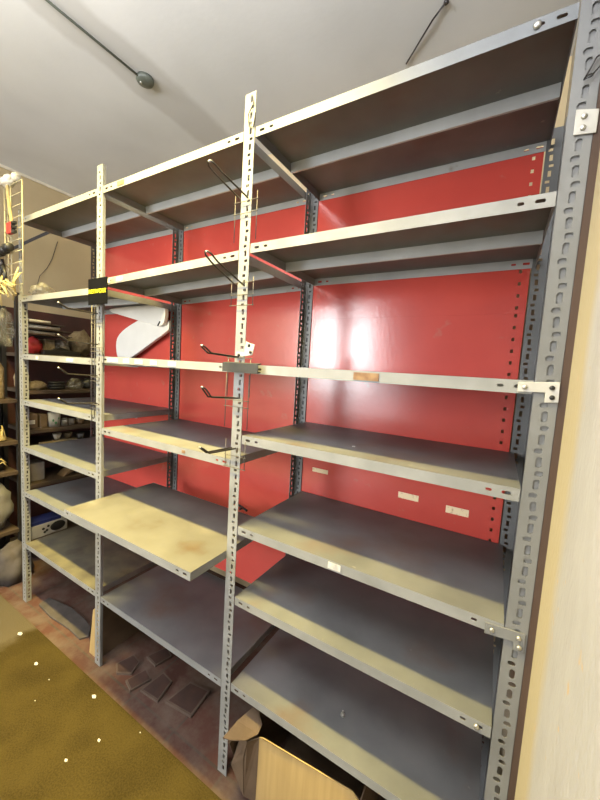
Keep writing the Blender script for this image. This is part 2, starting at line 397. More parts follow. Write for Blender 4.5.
# fixing plates on the right upright
def fixing(pts, holes, y=-.006, m='white_plate', label=None):
    bm = bmesh.new(); prism(bm, pts, 'y', y, y + .0035); o = link('bracket', bm, m, unit); bevel(o, .0012)
    if label: o['label'] = label
    for (x, z, solidb) in holes:
        b = bmesh.new(); lathe(b, [(.0055, .001), (.0055, -.0025), (.0035, -.0042)], (x, y - .0006, z), 10, 'y'); link('bolt', b, 'bolt' if solidb else 'black', o, True)
    return o
fixing([(2.658, 1.673), (2.738, 1.678), (2.739, 1.631), (2.713, 1.629), (2.712, 1.652), (2.658, 1.65)],
       ((2.672, 1.662, 1), (2.724, 1.664, 0), (2.726, 1.642, 0)), label='white L-shaped bracket at eye-level shelf end')
fixing([(2.648, 1.058), (2.734, 1.064), (2.735, 1.014), (2.712, 1.014), (2.711, 1.034), (2.648, 1.028)],
       ((2.664, 1.044, 1), (2.721, 1.049, 1), (2.724, 1.026, 1)), label='grey L-shaped bracket below the middle of the upright', m='big')
fixing([(2.705, 2.262), (2.744, 2.252), (2.744, 2.205), (2.705, 2.210)], ((2.72, 2.243, 1), (2.72, 2.22, 1)), y=-.007, label='small two-bolt joining plate high on the upright')
bm = bmesh.new(); lathe(bm, [(.008, .001), (.008, -.003), (.005, -.0055)], (2.615, -.002, 2.4685), 10, 'y'); link('bolt', bm, 'bolt', T[12], True)
bm = bmesh.new(); lathe(bm, [(.007, .001), (.007, -.003), (.005, -.005)], (2.655, -.002, .765), 10, 'y'); link('bolt', bm, 'bolt', T[17], True)
# tilted three-hole plate on the middle upright
fixing([(1.778, 1.700), (1.853, 1.712), (1.862, 1.748), (1.822, 1.760), (1.816, 1.722), (1.778, 1.722)],
       ((1.792, 1.711, 0), (1.846, 1.722, 0), (1.838, 1.746, 0)), y=-.0056, label='white three-hole plate tilted on the middle upright')
# pulled-out shelf of the middle bay: loose, a thing of its own
ps = thing('loose_shelf', 'stained pale shelf slid forward out of the middle bay', 'shelf', (1.34, .07, .917))
shelf(.908, 1.764, .95, 'pulled', ps, -.176, D - .176, name='pan', face='post', stiff=True)

# ------------------------------------------------------------------ wire hooks and hangers on the uprights
def hook(x, z0, z1, label, group, frame=None, lx=.02, length=.17, lin=.3):
    t = thing('wire_hook', label, 'hook', (x, -.006, z0), group)
    bm = bmesh.new(); pts = []
    dz = z1 - z0
    for s in (-1, 1):
        side = []
        for k in range(7):
            a = k / 6
            side.append((x + s * lx * (1 - .25 * a) * .5, -.0092 - (length - .012) * a, z0 + dz * lin * a + (dz * (1 - lin) * max(0, (a - .84) / .16))))
        if s == -1: pts += side
        else:
            tip = [(x - lx * .2, -.006 - length, z1 + .006), (x + lx * .2, -.006 - length, z1 + .006)]
            pts += tip + side[::-1]
    tube(bm, pts, .003, 6)
    link('prong', bm, 'wire', t, True)
    bm = bmesh.new(); lathe(bm, [(.0026, -.005), (.0038, 0), (.0026, .005)], (x, -.006 - length, z1 + .006), 8, 'x'); link('tip_cap', bm, 'bolt', t, True)
    if frame:
        xa, xb, za, zb, rungs = frame
        bm = bmesh.new()
        for xx in (xa, xb): tube(bm, [(xx, -.007, za), (xx, -.007, zb)], .0014, 6)
        for zz in rungs: tube(bm, [(xa - .006, -.0085, zz), (xb + .006, -.0085, zz)], .0014, 6)
        link('wire_frame', bm, 'zincwire', t, True)
    return t
G1 = 'wire hooks down the middle upright'; G2 = 'wire hooks down the second upright'
hook(1.79, 2.253, 2.284, 'topmost wire hook on the middle upright, just under the top shelf', G1, (1.748, 1.846, 2.11, 2.272, (2.205, 2.245)), .034, lin=.9)
hook(1.79, 1.955, 2.016, 'wire hook with small square frame under the second shelf on middle upright', G1, (1.746, 1.846, 1.885, 1.985, (1.888, 1.925, 1.968)), .034, lin=.9)
hook(1.783, 1.703, 1.724, 'dark hook beside the tilted white plate on middle upright', G1, (1.744, 1.85, 1.56, 1.70, (1.70,)))
hook(1.79, 1.553, 1.59, 'dark hook just below the grey metal strip on middle upright', G1, (1.738, 1.846, 1.44, 1.64, (1.545, 1.52)))
hook(1.79, 1.365, 1.39, 'lowest dark hook on middle upright, level with the stacked shelf edges', G1, (1.748, 1.842, 1.29, 1.395, (1.29, 1.335)))
for z0, z1, lab in ((1.885, 1.902, 'topmost thin hook below the black sign'), (1.735, 1.758, 'thin hook below the sign, second from the top'),
                    (1.578, 1.608, 'thin hook below the eye-level shelf on second upright'), (1.440, 1.465, 'lowest thin hook on second upright, above a stained shelf')):
    hook(.872, z0, z1, lab, G2, None, .012, .175)
h = thing('wire_hanger', 'long narrow wire grid hanger down the second upright below the black sign', 'hanger', (.872, -.006, 1.34))
bm = bmesh.new()
bm.free()
for x, z0 in ((.818, 1.33), (.845, 1.36), (.925, 1.60)):
    bm = bmesh.new(); tube(bm, [(x, -.005, z0), (x, -.005, 1.935)], .0018, 6); link('upright_wire', bm, 'zincwire', h, True)
for z in (1.86, 1.84, 1.72, 1.70, 1.57, 1.55, 1.43, 1.41):
    bm = bmesh.new(); tube(bm, [(.812, -.0068, z), (.93 if z > 1.6 else .88, -.0068, z)], .0016, 6); link('rung', bm, 'zincwire', h, True)
# grey metal strip tied across the middle upright
bm = bmesh.new()
prism(bm, [(-.03, 1.681), (-.012, 1.684), (-.012, 1.681), (-.027, 1.677), (-.027, 1.652), (-.012, 1.655), (-.012, 1.652), (-.03, 1.648)], 'x', 1.737, 1.90)
tag(link('metal_channel', bm, 'steel'), 'short dull grey metal channel across the middle upright at eye level', 'metal channel')
bpy.data.objects['metal_channel'].data.materials.clear(); bpy.data.objects['metal_channel'].data.materials.append(mat('dull_grey_zinc', (.05, .051, .054), (.036, .037, .04), 12, .7, spec=.2))

# black sign
sg = thing('sign', 'small square black sign with yellow lettering hung on the second upright', 'sign', (.92, -.03, 1.925))
bm = bmesh.new(); box(bm, .838, 1.0, -.034, -.0305, 1.924, 2.049); bevel(link('board', bm, 'sign', sg), .0012)
cu = bpy.data.curves.new('lettering', 'FONT'); cu.body = 'NETWORK'; cu.size = .042; cu.align_x = 'CENTER'; cu.align_y = 'CENTER'; cu.extrude = .0006; cu.shear = .15; cu.offset = 0; cu.space_character = 1.08
to = bpy.data.objects.new('tmp', cu); COL.objects.link(to); bpy.context.view_layer.update()
me = bpy.data.meshes.new_from_object(to.evaluated_get(bpy.context.evaluated_depsgraph_get()))
wid = max(v.co.x for v in me.vertices) - min(v.co.x for v in me.vertices)
k = .148 / wid
bmx = bmesh.new(); bmx.from_mesh(me)
bmesh.ops.transform(bmx, matrix=Matrix.Translation((.919, -.0352, 1.986)) @ Matrix.Rotation(math.radians(90), 4, 'X') @ Matrix.Diagonal((k, k, 1, 1)), verts=bmx.verts)
bpy.data.objects.remove(to)
link('lettering', bmx, 'yellow_ink', sg)

# white plastic trim pieces in the left bay
wt = thing('plastic_trim', 'white curved plastic trim pieces leaning in the left bay against red', 'plastic trim', (.5, .43, 1.664))
def smooth_poly(pts, n=3):
    for _ in range(n):
        q = []
        for i, p in enumerate(pts):
            a = pts[(i + 1) % len(pts)]
            q += [(p[0] * .75 + a[0] * .25, p[1] * .75 + a[1] * .25), (p[0] * .25 + a[0] * .75, p[1] * .25 + a[1] * .75)]
        pts = q
    return pts
lower = [(.335, 1.666), (.31, 1.70), (.30, 1.775), (.325, 1.83), (.42, 1.885), (.60, 1.945), (.66, 1.95), (.85, 1.93), (.852, 1.875), (.845, 1.86), (.70, 1.79), (.46, 1.672), (.40, 1.665)]
bm = bmesh.new(); prism(bm, smooth_poly(lower, 2), 'y', .43, .455); bevel(link('lower_blade', bm, 'white_plastic', wt), .004)
upper = [(.26, 2.012), (.28, 1.985), (.36, 1.968), (.55, 1.93), (.78, 1.878), (.835, 1.89), (.852, 1.93), (.852, 2.0), (.80, 2.015)]
bm = bmesh.new(); prism(bm, smooth_poly(upper, 2), 'y', .40, .428); bevel(link('upper_blade', bm, 'white_plastic', wt), .004)
bm = bmesh.new(); tube(bm, [(.79, .398, 1.885), (.81, .398, 1.91)], .004, 6); link('slot', bm, 'black', wt)

# loose bits lying on the shelves
def on_shelf(name, bm, m, label, cat, group=None, smooth=False): return tag(link(name, bm, m, None, smooth), label, cat, group)
bm = bmesh.new(); tube(bm, [(1.52, .40 - .176 + .13, .957), (1.56, .34, .958), (1.60, .325, .957)], .006, 8); tube(bm, [(1.56, .34, .958), (1.565, .315, .957)], .005, 8)
on_shelf('broken_peg', bm, 'black', 'small broken black peg lying at the back of the pulled-out shelf', 'peg')
bm = bmesh.new(); lathe(bm, [(.008, 0), (.008, .006), (.004, .006), (.004, .018)], (2.243, .13, .418), 10); on_shelf('bolt', bm, 'bolt', 'small shiny bolt standing on the lowest shelf of the right bay', 'bolt')
bm = bmesh.new(); box(bm, 2.203, 2.212, .128, .134, 1.417, 1.419); on_shelf('paper_fleck', bm, 'white_paper', 'tiny white fleck on the shelf just under eye level, right bay', 'paper scrap')

# ------------------------------------------------------------------ wire grid display at the left end
gd = thing('wire_grid', 'cream wire grid display panel hanging at the left end of the shelving', 'wire grid', (0, -.045, 2.07))
bm = bmesh.new()
for x in (-.075, .012, .165): tube(bm, [(x, -.045, 2.07), (x, -.045, 2.655)], .0035, 6)
for k in range(10): tube(bm, [(-.075, -.045, 2.075 + k * .0645), (.165, -.045, 2.075 + k * .0645)], .0022, 6)
link('front_mesh', bm, 'cream_wire', gd, True)
bm = bmesh.new()
for x, y in ((-.16, .0), (-.23, .045)): tube(bm, [(x, y, 2.07), (x, y, 2.655)], .0035, 6)
for k in range(10): tube(bm, [(-.075, -.045, 2.075 + k * .0645), (-.23, .045, 2.075 + k * .0645)], .0022, 6)
link('side_mesh', bm, 'cream_wire', gd, True)
bm = bmesh.new()
pts = [(-.02, -.0508, 2.66), (-.012, -.0508, 2.6), (.01, -.0508, 2.52), (.035, -.0508, 2.44), (.045, -.0508, 2.41)]
for a, b2 in zip(pts, pts[1:]):
    va = [bm.verts.new(Vector(p) + Vector((dx, 0, 0))) for p in (a, b2) for dx in (-.016, .016)]
    bm.faces.new((va[0], va[1], va[3], va[2]))
bmesh.ops.remove_doubles(bm, verts=bm.verts, dist=1e-4)
st = thing('strap', 'yellow strap with a red and black clip hanging on the wire grid', 'strap', (-.03, -.06, 2.45))
o = link('webbing', bm, 'raffia', st); solid(o, .004, 0)
bm = bmesh.new(); box(bm, .02, .078, -.072, -.0495, 2.365, 2.43); bevel(link('clip', bm, 'redcloth', st), .004)
bm = bmesh.new(); box(bm, .078, .112, -.07, -.053, 2.365, 2.38); box(bm, .078, .112, -.07, -.053, 2.39, 2.405); box(bm, .078, .09, -.07, -.053, 2.38, 2.43); box(bm, .078, .112, -.07, -.053, 2.415, 2.43)
link('buckle', bm, 'black', st)
bm = bmesh.new(); blob(bm, (-.01, -.045, 2.684), (.085, .03, .026), .5, 2.5, 3, 3); lathe(bm, [(.02, -.02), (.024, 0), (.02, .02)], (.085, -.045, 2.686), 10, 'x')
tag(link('cloth_bundle', bm, 'cream', None, True), 'crumpled pale cloth tied on top of the wire grid', 'cloth')
for i, (x, lab) in enumerate(((-.075, 'leftmost'), (-.012, 'middle'), (.046, 'rightmost'))):
    bm = bmesh.new(); lathe(bm, [(.018, -.03), (.024, -.024), (.024, .024), (.018, .03)], (x, -.0735, 2.27 + i * .008), 12, 'x')
    tag(link('black_roller', bm, 'black', None, True), lab + ' of three small black rollers hung in a row on the wire grid', 'roller', 'black rollers on the wire grid')
pl = thing('pliers', 'dark pliers hanging low on the cream wire grid', 'pliers', (-.07, -.06, 2.1))
bm = bmesh.new(); tube(bm, [(-.10, -.062, 2.09), (-.105, -.062, 2.15), (-.075, -.062, 2.2)], .010, 8); link('handle', bm, 'black', pl, True)
bm = bmesh.new(); tube(bm, [(-.04, -.062, 2.10), (-.035, -.062, 2.15), (-.075, -.062, 2.2)], .010, 8); link('handle', bm, 'black', pl, True)
bm = bmesh.new(); tube(bm, [(-.075, -.062, 2.19), (-.073, -.062, 2.235)], .016, 8, 0, .008); link('jaw', bm, 'wire', pl, True)
bm = bmesh.new()
for k in range(46):
    a = rnd.uniform(-1, 1); c0 = Vector((rnd.uniform(-.07, .14), rnd.uniform(-.115, -.09), rnd.uniform(2.01, 2.065)))
    d = Vector((rnd.uniform(.05, .13), rnd.uniform(-.01, .01), rnd.uniform(-.05, .03)))
    if k % 9 == 0: d = Vector((rnd.uniform(-.02, .05), -.01, rnd.uniform(-.15, -.06)))
    if k > 38: c0 = Vector((.11 + rnd.uniform(-.015, .015), -.06, 2.06)); d = Vector((.045 + rnd.uniform(-.02, .015), 0, rnd.uniform(.08, .16)))
    tube(bm, [c0 - d * .6, c0 + Vector((0, -.012, .018)) + d * .1, c0 + d * .8], .0045, 5, 0, .003)
tube(bm, [(.0, -.10, 2.05), (.004, -.07, 2.085), (.012, -.0505, 2.082), (.02, -.07, 2.07), (.03, -.10, 2.04)], .0035, 5)
tag(link('raffia_bundle', bm, 'raffia', None, True), 'bundle of yellow raffia strands at the foot of the wire grid', 'raffia')
bm = bmesh.new(); blob(bm, (.17, .05, 2.045), (.085, .06, .05), .35, 2.2, 5, 3, 2.0195)
tag(link('plastic_bag', bm, 'clear', None, True), 'crumpled clear plastic bag on the second shelf at the far left', 'bag')
bm = bmesh.new(); tube(bm, [(-.837, .583, 2.66), (-.836, .54, 2.5), (-.836, .50, 2.41), (-.836, .445, 2.33), (-.836, .415, 2.2)], .0022, 6)
tag(link('wall_cable', bm, 'wire', None, True), 'thin dark cable drooping down the khaki left wall', 'cable')
bm = bmesh.new(); box(bm, -.83, -.60, .30, .318, 2.52, 2.545); bm2 = bmesh.new()
tube(bm2, [(-.838, .12, 2.37), (-.70, .335, 2.57), (-.56, .5, 2.72)], .013, 4); bm.free()
tag(link('iron_bar', bm2, 'wire'), 'dark iron bar slanting across the khaki wall under the top shelf', 'bar')

# ------------------------------------------------------------------ racks against the left wall
def rack(label, y0, y1, zs, ztop, m, deep=(-.825, -.42), back=None, fmt='wood'):
    t = thing('storage_rack', label, 'rack', ((deep[0] + deep[1]) / 2, (y0 + y1) / 2, 0))
    for (x, y) in ((deep[1] - .03, y0), (deep[1] - .03, y1 - .03), (deep[0], y0), (deep[0], y1 - .03)):
        b = bmesh.new(); box(b, x, x + .03, y, y + .03, 0, ztop); link('post', b, m, t)
    for z in zs:
        zz, ya, yb = z if isinstance(z, tuple) else (z, y0 + .03, y1 - .03)
        b = bmesh.new(); box(b, deep[0] + .01, deep[1], ya, yb, zz - (.028 if not isinstance(z, tuple) else .008), zz); bevel(link('shelf', b, fmt, t), .002)
    if back:
        b = bmesh.new(); box(b, deep[0] - .008, deep[0], y0, y1, .1, ztop); link('back_board', b, back, t)
    return t
rack('dark wooden rack crowded with things seen through the left bay', .165, .93, [1.67, 1.39, 1.085, .95, .655, .19, (1.905, .2, .45), (1.862, .2, .5), (1.822, .2, .5)], 2.03, 'rackpost', back='rackback')
rack('black metal rack with bags at the far left edge', -.95, .155, [1.33, 1.02, .79, .34], 2.1, 'rackpost', back='rackback', fmt='wood')
def it(name, bm, m, label, cat, group=None, smooth=False, bev=None):
    o = tag(link(name, bm, m, None, smooth), label, cat, group)
    if bev: bevel(o, bev)
    return o
GT = 'white tubes on the dark rack'
for z, ya, yb, lab, r in ((1.917, .18, .36, 'topmost short white tube lying on the dark rack', .011), (1.876, .18, .424, 'long white tube, second from the top on the dark rack', .013), (1.833, .18, .39, 'lowest thin pale tube on the dark rack above a red bag', .010)):
    bm = bmesh.new(); lathe(bm, [(r * .7, ya + .004), (r, ya), (r, yb), (r * .7, yb), (r * .7, yb - .01)], (-.46, 0, z + .001), 12, 'y'); it('white_tube', bm, 'cream', lab, 'tube', GT, True)
bm = bmesh.new(); blob(bm, (-.54, .27, 1.725), (.07, .06, .075), .3, 2.5, 1, 3, 1.6705); it('red_bag', bm, 'redcloth', 'crumpled red bag on the rack beside a beige box', 'bag', None, True)
bm = bmesh.new(); box(bm, -.60, -.49, .335, .405, 1.6705, 1.79); it('beige_box', bm, 'straw', 'small beige box beside the red bag on the rack', 'box', None, False, .004)
bm = bmesh.new(); box(bm, -.47, -.43, .30, .56, 1.6705, 1.705); prism(bm, [(.36, 1.705), (.42, 1.735), (.58, 1.69), (.58, 1.6705), (.36, 1.6705)], 'x', -.47, -.44); it('hand_tool', bm, 'black', 'long dark hand tool lying in front of the beige box', 'tool', None, False, .004)
bm = bmesh.new(); blob(bm, (-.58, .64, 1.775), (.085, .095, .11), .35, 3.0, 4, 3, 1.6705); it('straw_ball', bm, 'straw', 'shaggy pale straw bundle on the rack behind the second upright', 'straw bundle', None, True)
bm = bmesh.new(); blob(bm, (-.54, .46, 1.75), (.05, .05, .045), .4, 3, 6, 3); blob(bm, (-.54, .47, 1.72), (.06, .06, .05), .3, 3, 8, 3, 1.6705); it('dark_bundle', bm, 'greybox', 'brownish bundle between the beige box and the straw ball', 'bundle', None, True)
# on the 1.39 shelf
bm = bmesh.new(); blob(bm, (-.52, .27, 1.415), (.055, .085, .045), .3, 2.5, 2, 3, 1.3905); it('pale_bag', bm, 'straw', 'flat pale yellowish bag on the rack shelf below the eye-level shelf', 'bag', None, True)
bm = bmesh.new(); blob(bm, (-.65, .24, 1.45), (.045, .05, .08), .3, 2.5, 12, 3, 1.3905); it('olive_bag', bm, 'straw', 'upright straw-coloured bag behind the slotted left end upright', 'bag', None, True)
bm = bmesh.new()
for k in range(3):
    pts = [(-.50 + .052 * math.sin(a * math.pi / 10) * .6, .42 + .052 * math.cos(a * math.pi / 10), 1.402 + k * .02 + .002) for a in range(21)]
    tube(bm, pts, .010, 6)
it('tape_coil', bm, 'black', 'black coil of hose on the rack beside a pale bag', 'coil', None, True)
bm = bmesh.new(); blob(bm, (-.50, .555, 1.43), (.055, .055, .05), .5, 3, 9, 3, 1.3905); it('clear_bag', bm, 'clear', 'crumpled clear bag on the rack shelf right of the black coil', 'bag', None, True)
bm = bmesh.new(); blob(bm, (-.54, .69, 1.43), (.05, .055, .05), .4, 3, 10, 3, 1.3905); it('dark_bag', bm, 'black', 'dark bag at the right end of the rack shelf behind the hooks', 'bag', None, True)
# on the 1.085 shelf
c = thing('carton', 'dark open carton on the rack shelf left of the white tub', 'carton', (-.55, .24, 1.0855))
bm = bmesh.new(); box(bm, -.62, -.50, .19, .285, 1.0855, 1.20); bevel(link('carton_body', bm, 'card_brown_shaded', c), .003)
bm = bmesh.new(); box(bm, -.499, -.496, .225, .265, 1.12, 1.15); link('carton_label', bm, 'white_paper', c)
bm = bmesh.new(); box(bm, -.60, -.49, .30, .348, 1.0855, 1.19); it('brown_box', bm, 'card_brown_shaded', 'narrow brown box between the dark carton and the white tub', 'box', None, False, .003)
c = thing('tub', 'white tub with green print on the rack shelf', 'tub', (-.50, .40, 1.0855))
bm = bmesh.new(); lathe(bm, [(.040, 1.0855), (.044, 1.20), (.040, 1.20), (.036, 1.10)], (-.50, .40, 0), 24); link('tub_body', bm, 'offwhite', c, True)
bm = bmesh.new()
for dy, dz in ((-.02, 1.14), (.012, 1.155), (-.005, 1.12)): blob(bm, (-.459 - abs(dy) * .3, .40 + dy, dz), (.004, .010, .012), 0, 1, 0, 2)
link('print', bm, 'green', c, True)
for i, (y, r, hh, mm, lab) in enumerate(((.475, .022, .06, 'offwhite', 'small pale jar just right of the white tub'), (.53, .026, .05, 'greybox', 'small grey tin on the rack, second right of the white tub'), (.60, .028, .05, 'card_brown_shaded', 'small brown tin on the rack farthest right of the white tub'))):
    t = thing('jar', lab, 'jar', (-.5, y, 1.0855))
    bm = bmesh.new(); lathe(bm, [(r, 1.0855), (r * 1.05, 1.0855 + hh * .75), (r * .9, 1.0855 + hh * .8)], (-.50, y, 0), 16); link('jar_body', bm, mm, t, True)
    bm = bmesh.new(); lathe(bm, [(r * .95, 1.0855 + hh * .8), (r * .95, 1.0855 + hh), (r * .6, 1.0855 + hh * 1.02)], (-.50, y, 0), 16); link('lid', bm, 'greycloth', t, True)
# on the .95 shelf
bm = bmesh.new(); prism(bm, [(-.48, .28), (-.44, .30), (-.44, .55), (-.52, .56)], 'z', .9505, .972); it('pale_board', bm, 'straw', 'pale thin board lying on the rack under small bowls', 'board', None, False, .003)
for i, (y, r, mm, lab) in enumerate(((.42, .032, 'cream', 'leftmost small cream bowl on the pale board'), (.50, .036, 'straw', 'middle straw-coloured bowl on the pale board'), (.60, .034, 'greycloth', 'grey bowl at the right end past the pale board'))):
    zb = .9725 if y < .55 else .9505
    bm = bmesh.new(); lathe(bm, [(r * .55, zb), (r, zb + .05), (r * .9, zb + .05), (r * .5, zb + .008)], (-.50, y, 0), 18); it('bowl', bm, mm, lab, 'bowl', 'bowls on the rack', True)
# on the .655 shelf
bm = bmesh.new(); box(bm, -.64, -.50, .20, .33, .6555, .80); it('grey_box', bm, 'greybox', 'grey-brown box low on the rack, behind the left bay', 'box', None, False, .004)
bm = bmesh.new(); prism(bm, [(.44, .6555), (.53, .6855), (.545, .735), (.50, .71)], 'x', -.56, -.45); it('wood_offcut', bm, 'card_brown_shaded', 'slanting brown wood offcut low on the rack', 'wood offcut', None, False, .003)
bm = bmesh.new(); lathe(bm, [(.035, .6555), (.04, .74), (.03, .745)], (-.5, .60, 0), 16); it('white_cup', bm, 'offwhite', 'white cup low on the rack right of the wood offcut', 'cup', None, True)
# console box on the lowest shelf
c = thing('console_box', 'white and blue box with a black oval low on the rack', 'box', (-.53, .34, .1905))
bm = bmesh.new(); box(bm, -.60, -.46, .215, .48, .1905, .30); bevel(link('case', bm, 'offwhite', c), .010, 3)
bm = bmesh.new(); box(bm, -.595, -.462, .22, .43, .30, .325); link('blue_lid', bm, 'blue', c)
bm = bmesh.new(); lathe(bm, [(.052, -.004), (.056, 0), (.05, .003)], (-.459, .405, .248), 24, 'x')
for v in bm.verts: v.co.z = .248 + (v.co.z - .248) * .72
link('oval_grille', bm, 'black', c, True)
for y, z in ((.30, .255), (.325, .235), (.335, .268), (.31, .225)):
    bm = bmesh.new(); lathe(bm, [(.010, -.003), (.010, .002), (.006, .004)], (-.46, y, z), 12, 'x'); link('knob', bm, 'black', c, True)
# far-left rack contents
bm = bmesh.new(); blob(bm, (-.385, .05, 1.83), (.025, .05, .13), .5, 2.6, 21, 3); it('hanging_bag', bm, 'clear', 'clear plastic bag hanging on the black rack at the left edge', 'bag', None, True)
bm = bmesh.new(); lathe(bm, [(.05, 1.3305), (.053, 1.34), (.053, 1.55), (.03, 1.6), (.02, 1.63)], (-.49, .02, 0), 20); it('beige_bottle', bm, 'straw', 'tall beige bottle on the black rack at the left edge', 'bottle', None, True)
bm = bmesh.new()
for k in range(14): 
    a = rnd.uniform(0, 6.28); tube(bm, [(-.5 + .05 * math.cos(a), .03 + .05 * math.sin(a), 1.026), (-.5 + .02 * math.sin(a * 3), .03 + .03 * math.cos(a * 2), 1.04 + .008 * k), (-.48 + .04 * math.sin(a), .03 + .045 * math.cos(a), 1.028)], .006, 5)
it('cord_tangle', bm, 'raffia', 'tangle of yellow cord on the black rack shelf at far left', 'cord', None, True)
bm = bmesh.new(); blob(bm, (-.52, .02, .85), (.06, .06, .06), .35, 3, 22, 3, .7905); it('black_bundle', bm, 'black', 'black bundle on the shelf above the grey bag at far left', 'bundle', None, True)
bm = bmesh.new(); tube(bm, [(-.445, .00, .87), (-.44, .03, .895), (-.44, .06, .86)], .005, 6); tube(bm, [(-.445, .01, .85), (-.438, .04, .87), (-.44, .065, .835)], .004, 6); it('yellow_tie', bm, 'raffia', 'yellow ties over the black bundle at far left', 'tie', None, True)
bm = bmesh.new(); blob(bm, (-.50, .015, .53), (.085, .09, .17), .4, 2.2, 23, 3, .3405); it('grey_sack', bm, 'greycloth', 'crumpled grey plastic sack on the lowest shelf of the black rack', 'sack', None, True)
bm = bmesh.new(); blob(bm, (-.32, .05, .11), (.09, .11, .17), .4, 2.2, 24, 3, .001); it('floor_sack', bm, 'dust', 'slumped dusty sack on the floor at the left edge', 'sack', None, True)

# ------------------------------------------------------------------ on the floor under the shelving
bm = bmesh.new(); prism(bm, [(.10, .10), (.32, .135), (.50, .13), (.60, .115), (.655, .07), (.63, .03), (.50, .035), (.30, .02), (.12, .03)], 'z', .001, .013)
o = it('dusty_sheet', bm, 'dust', 'dusty grey board lying on the floor under the left bay', 'board', None, False, .004)
bm = bmesh.new()
for k in range(4): tube(bm, [(.56 + .05 * math.cos(a * .5), .27 + .05 * math.sin(a * .5), .012 + .018 * k + .001 * a) for a in range(13)], .008, 6)
it('cable_coil', bm, 'black', 'coiled black cable on the floor behind the dusty board', 'cable', None, True)
c = thing('carton', 'brown carton standing on edge under the shelving by the second upright', 'carton', (.81, .18, 0))
bm = bmesh.new(); prism(bm, [(.772, 0), (.846, 0), (.846, .325), (.805, .30)], 'y', .024, .30); bevel(link('carton_body', bm, 'card_brown_shaded', c), .003)  # darker card than the flap: shade of the side put into its colour
bm = bmesh.new(); prism(bm, [(.762, .001), (.845, .001), (.86, .33), (.80, .275)], 'y', .0165, .0205); link('front_flap', bm, 'card', c)
T5 = (((.965, .05), (1.02, .02), (1.09, .06), (1.06, .13), (.99, .14)), ((1.10, .02), (1.17, .0), (1.20, .10), (1.13, .12)),
      ((1.21, .03), (1.33, .04), (1.30, .15), (1.22, .16)), ((1.06, .17), (1.15, .16), (1.17, .25), (1.10, .28)), ((1.36, .06), (1.52, .08), (1.50, .22), (1.38, .2)))
labs = ('broken brown tile piece nearest the standing carton under the middle bay', 'broken tile piece second from the carton, with a pale edge', 'broad broken tile piece in the middle of the bare floor',
        'broken tile piece deepest under the middle bay', 'broken tile piece nearest the middle upright')
for P, lab in zip(T5, labs):
    t = thing('broken_tile', lab, 'tile', (sum(p[0] for p in P) / len(P), sum(p[1] for p in P) / len(P), 0), 'broken tiles on the floor')
    bm = bmesh.new(); prism(bm, P, 'z', .001, .013); link('tile_rim', bm, 'tile_edge', t)
    cx, cy = t.location.x, t.location.y
    bm = bmesh.new(); prism(bm, [(cx + (x - cx) * .86, cy + (y - cy) * .86) for x, y in P], 'z', .013, .0145); link('tile_face', bm, 'tile', t)
# torn cardboard box at the bottom
c = thing('cardboard_box', 'torn open cardboard box on the floor under the right bay', 'box', (2.16, .15, 0))
def sheet(name, pts, m, t=.004, label=None):
    bm = bmesh.new(); vs = [bm.verts.new(p) for p in pts]; bm.faces.new(vs); o = link(name, bm, m, c, recalc=False); solid(o, t, 0)
    if label: o['label'] = label
    return o
sheet('front_panel', [(1.965, .0, .001), (2.36, .018, .001), (2.36, .02, .285), (2.335, .021, .302), (1.995, -.010, .302), (1.972, -.004, .285)], 'card')  # lit front in bright card; the other sides have shade painted in
sheet('side_panel', [(2.362, .018, .001), (2.362, .36, .001), (2.362, .36, .29), (2.362, .02, .285)], 'card_brown_shaded')
sheet('back_panel_board', [(1.95, .36, .001), (2.36, .36, .001), (2.36, .36, .30), (1.95, .36, .30)], 'card_brown_shaded')
sheet('base', [(1.97, .005, .004), (2.355, .02, .004), (2.355, .355, .004), (1.95, .355, .004)], 'card_brown_shaded')
sheet('left_corner', [(1.966, .0, .001), (1.972, -.006, .285), (1.945, -.045, .292), (1.925, -.035, .2), (1.925, -.02, .02)], 'card_brown_shaded', label='crumpled left corner of the box')
sheet('torn_edge', [(1.925, -.022, .02), (1.925, -.036, .2), (1.945, -.044, .29), (1.90, -.03, .26), (1.872, -.04, .14)], 'card_brown_shaded')
sheet('left_panel', [(1.862, .0, .10), (1.872, -.06, .25), (1.88, .05, .28), (1.95, .36, .30), (1.95, .36, .001), (1.905, .0, .001)], 'card_brown_shaded')
fl = bmesh.new()
A = [(1.868, -.090, .30), (1.90, -.082, .302), (1.945, -.055, .303), (1.970, -.012, .303), (1.963, .022, .306), (1.93, .045, .315), (1.90, .05, .318), (1.875, -.02, .306)]
fl.faces.new([fl.verts.new(p) for p in A]); o = link('top_flap', fl, 'card_brown_shaded', c, recalc=False); solid(o, .005, 0); o['label'] = 'curled brown top flap'
# paper scraps on the carpet
pos = ((.31, -.141), (.616, -.182), (.774, -.188), (1.051, -.112), (1.266, -.207), (1.23, -.321), (.842, -.276), (1.384, -.091))
labs = ('pale paper scrap nearest the left end upright, largest at the carpet edge', 'white paper scrap second along the carpet from the left end upright', 'tiny white speck between the second and third larger scraps',
        'white paper scrap third along the carpet, opposite the standing carton', 'thin pale scrap in the middle of the carpet', 'white paper scrap farthest out on the carpet', 'tiny pale speck farthest from the shelving at left', 'small scrap close to the carpet edge near broken tiles')
for i, ((x, y), lab) in enumerate(zip(pos, labs)):
    s = (.018, .013, .004, .015, .009, .009, .0035, .004)[i]; r2 = random.Random(i)
    bm = bmesh.new(); P = [(x + s * math.cos(a + r2.uniform(-.3, .3)) * r2.uniform(.7, 1.1) * 1.0, y + s * .6 * math.sin(a + r2.uniform(-.3, .3))) for a in (0, 1.2, 2.2, 3.3, 4.5, 5.4)]
    prism(bm, P, 'z', .0065, .0085); tag(link('paper_scrap', bm, 'white_paper'), lab, 'paper scrap', 'paper scraps on the carpet')

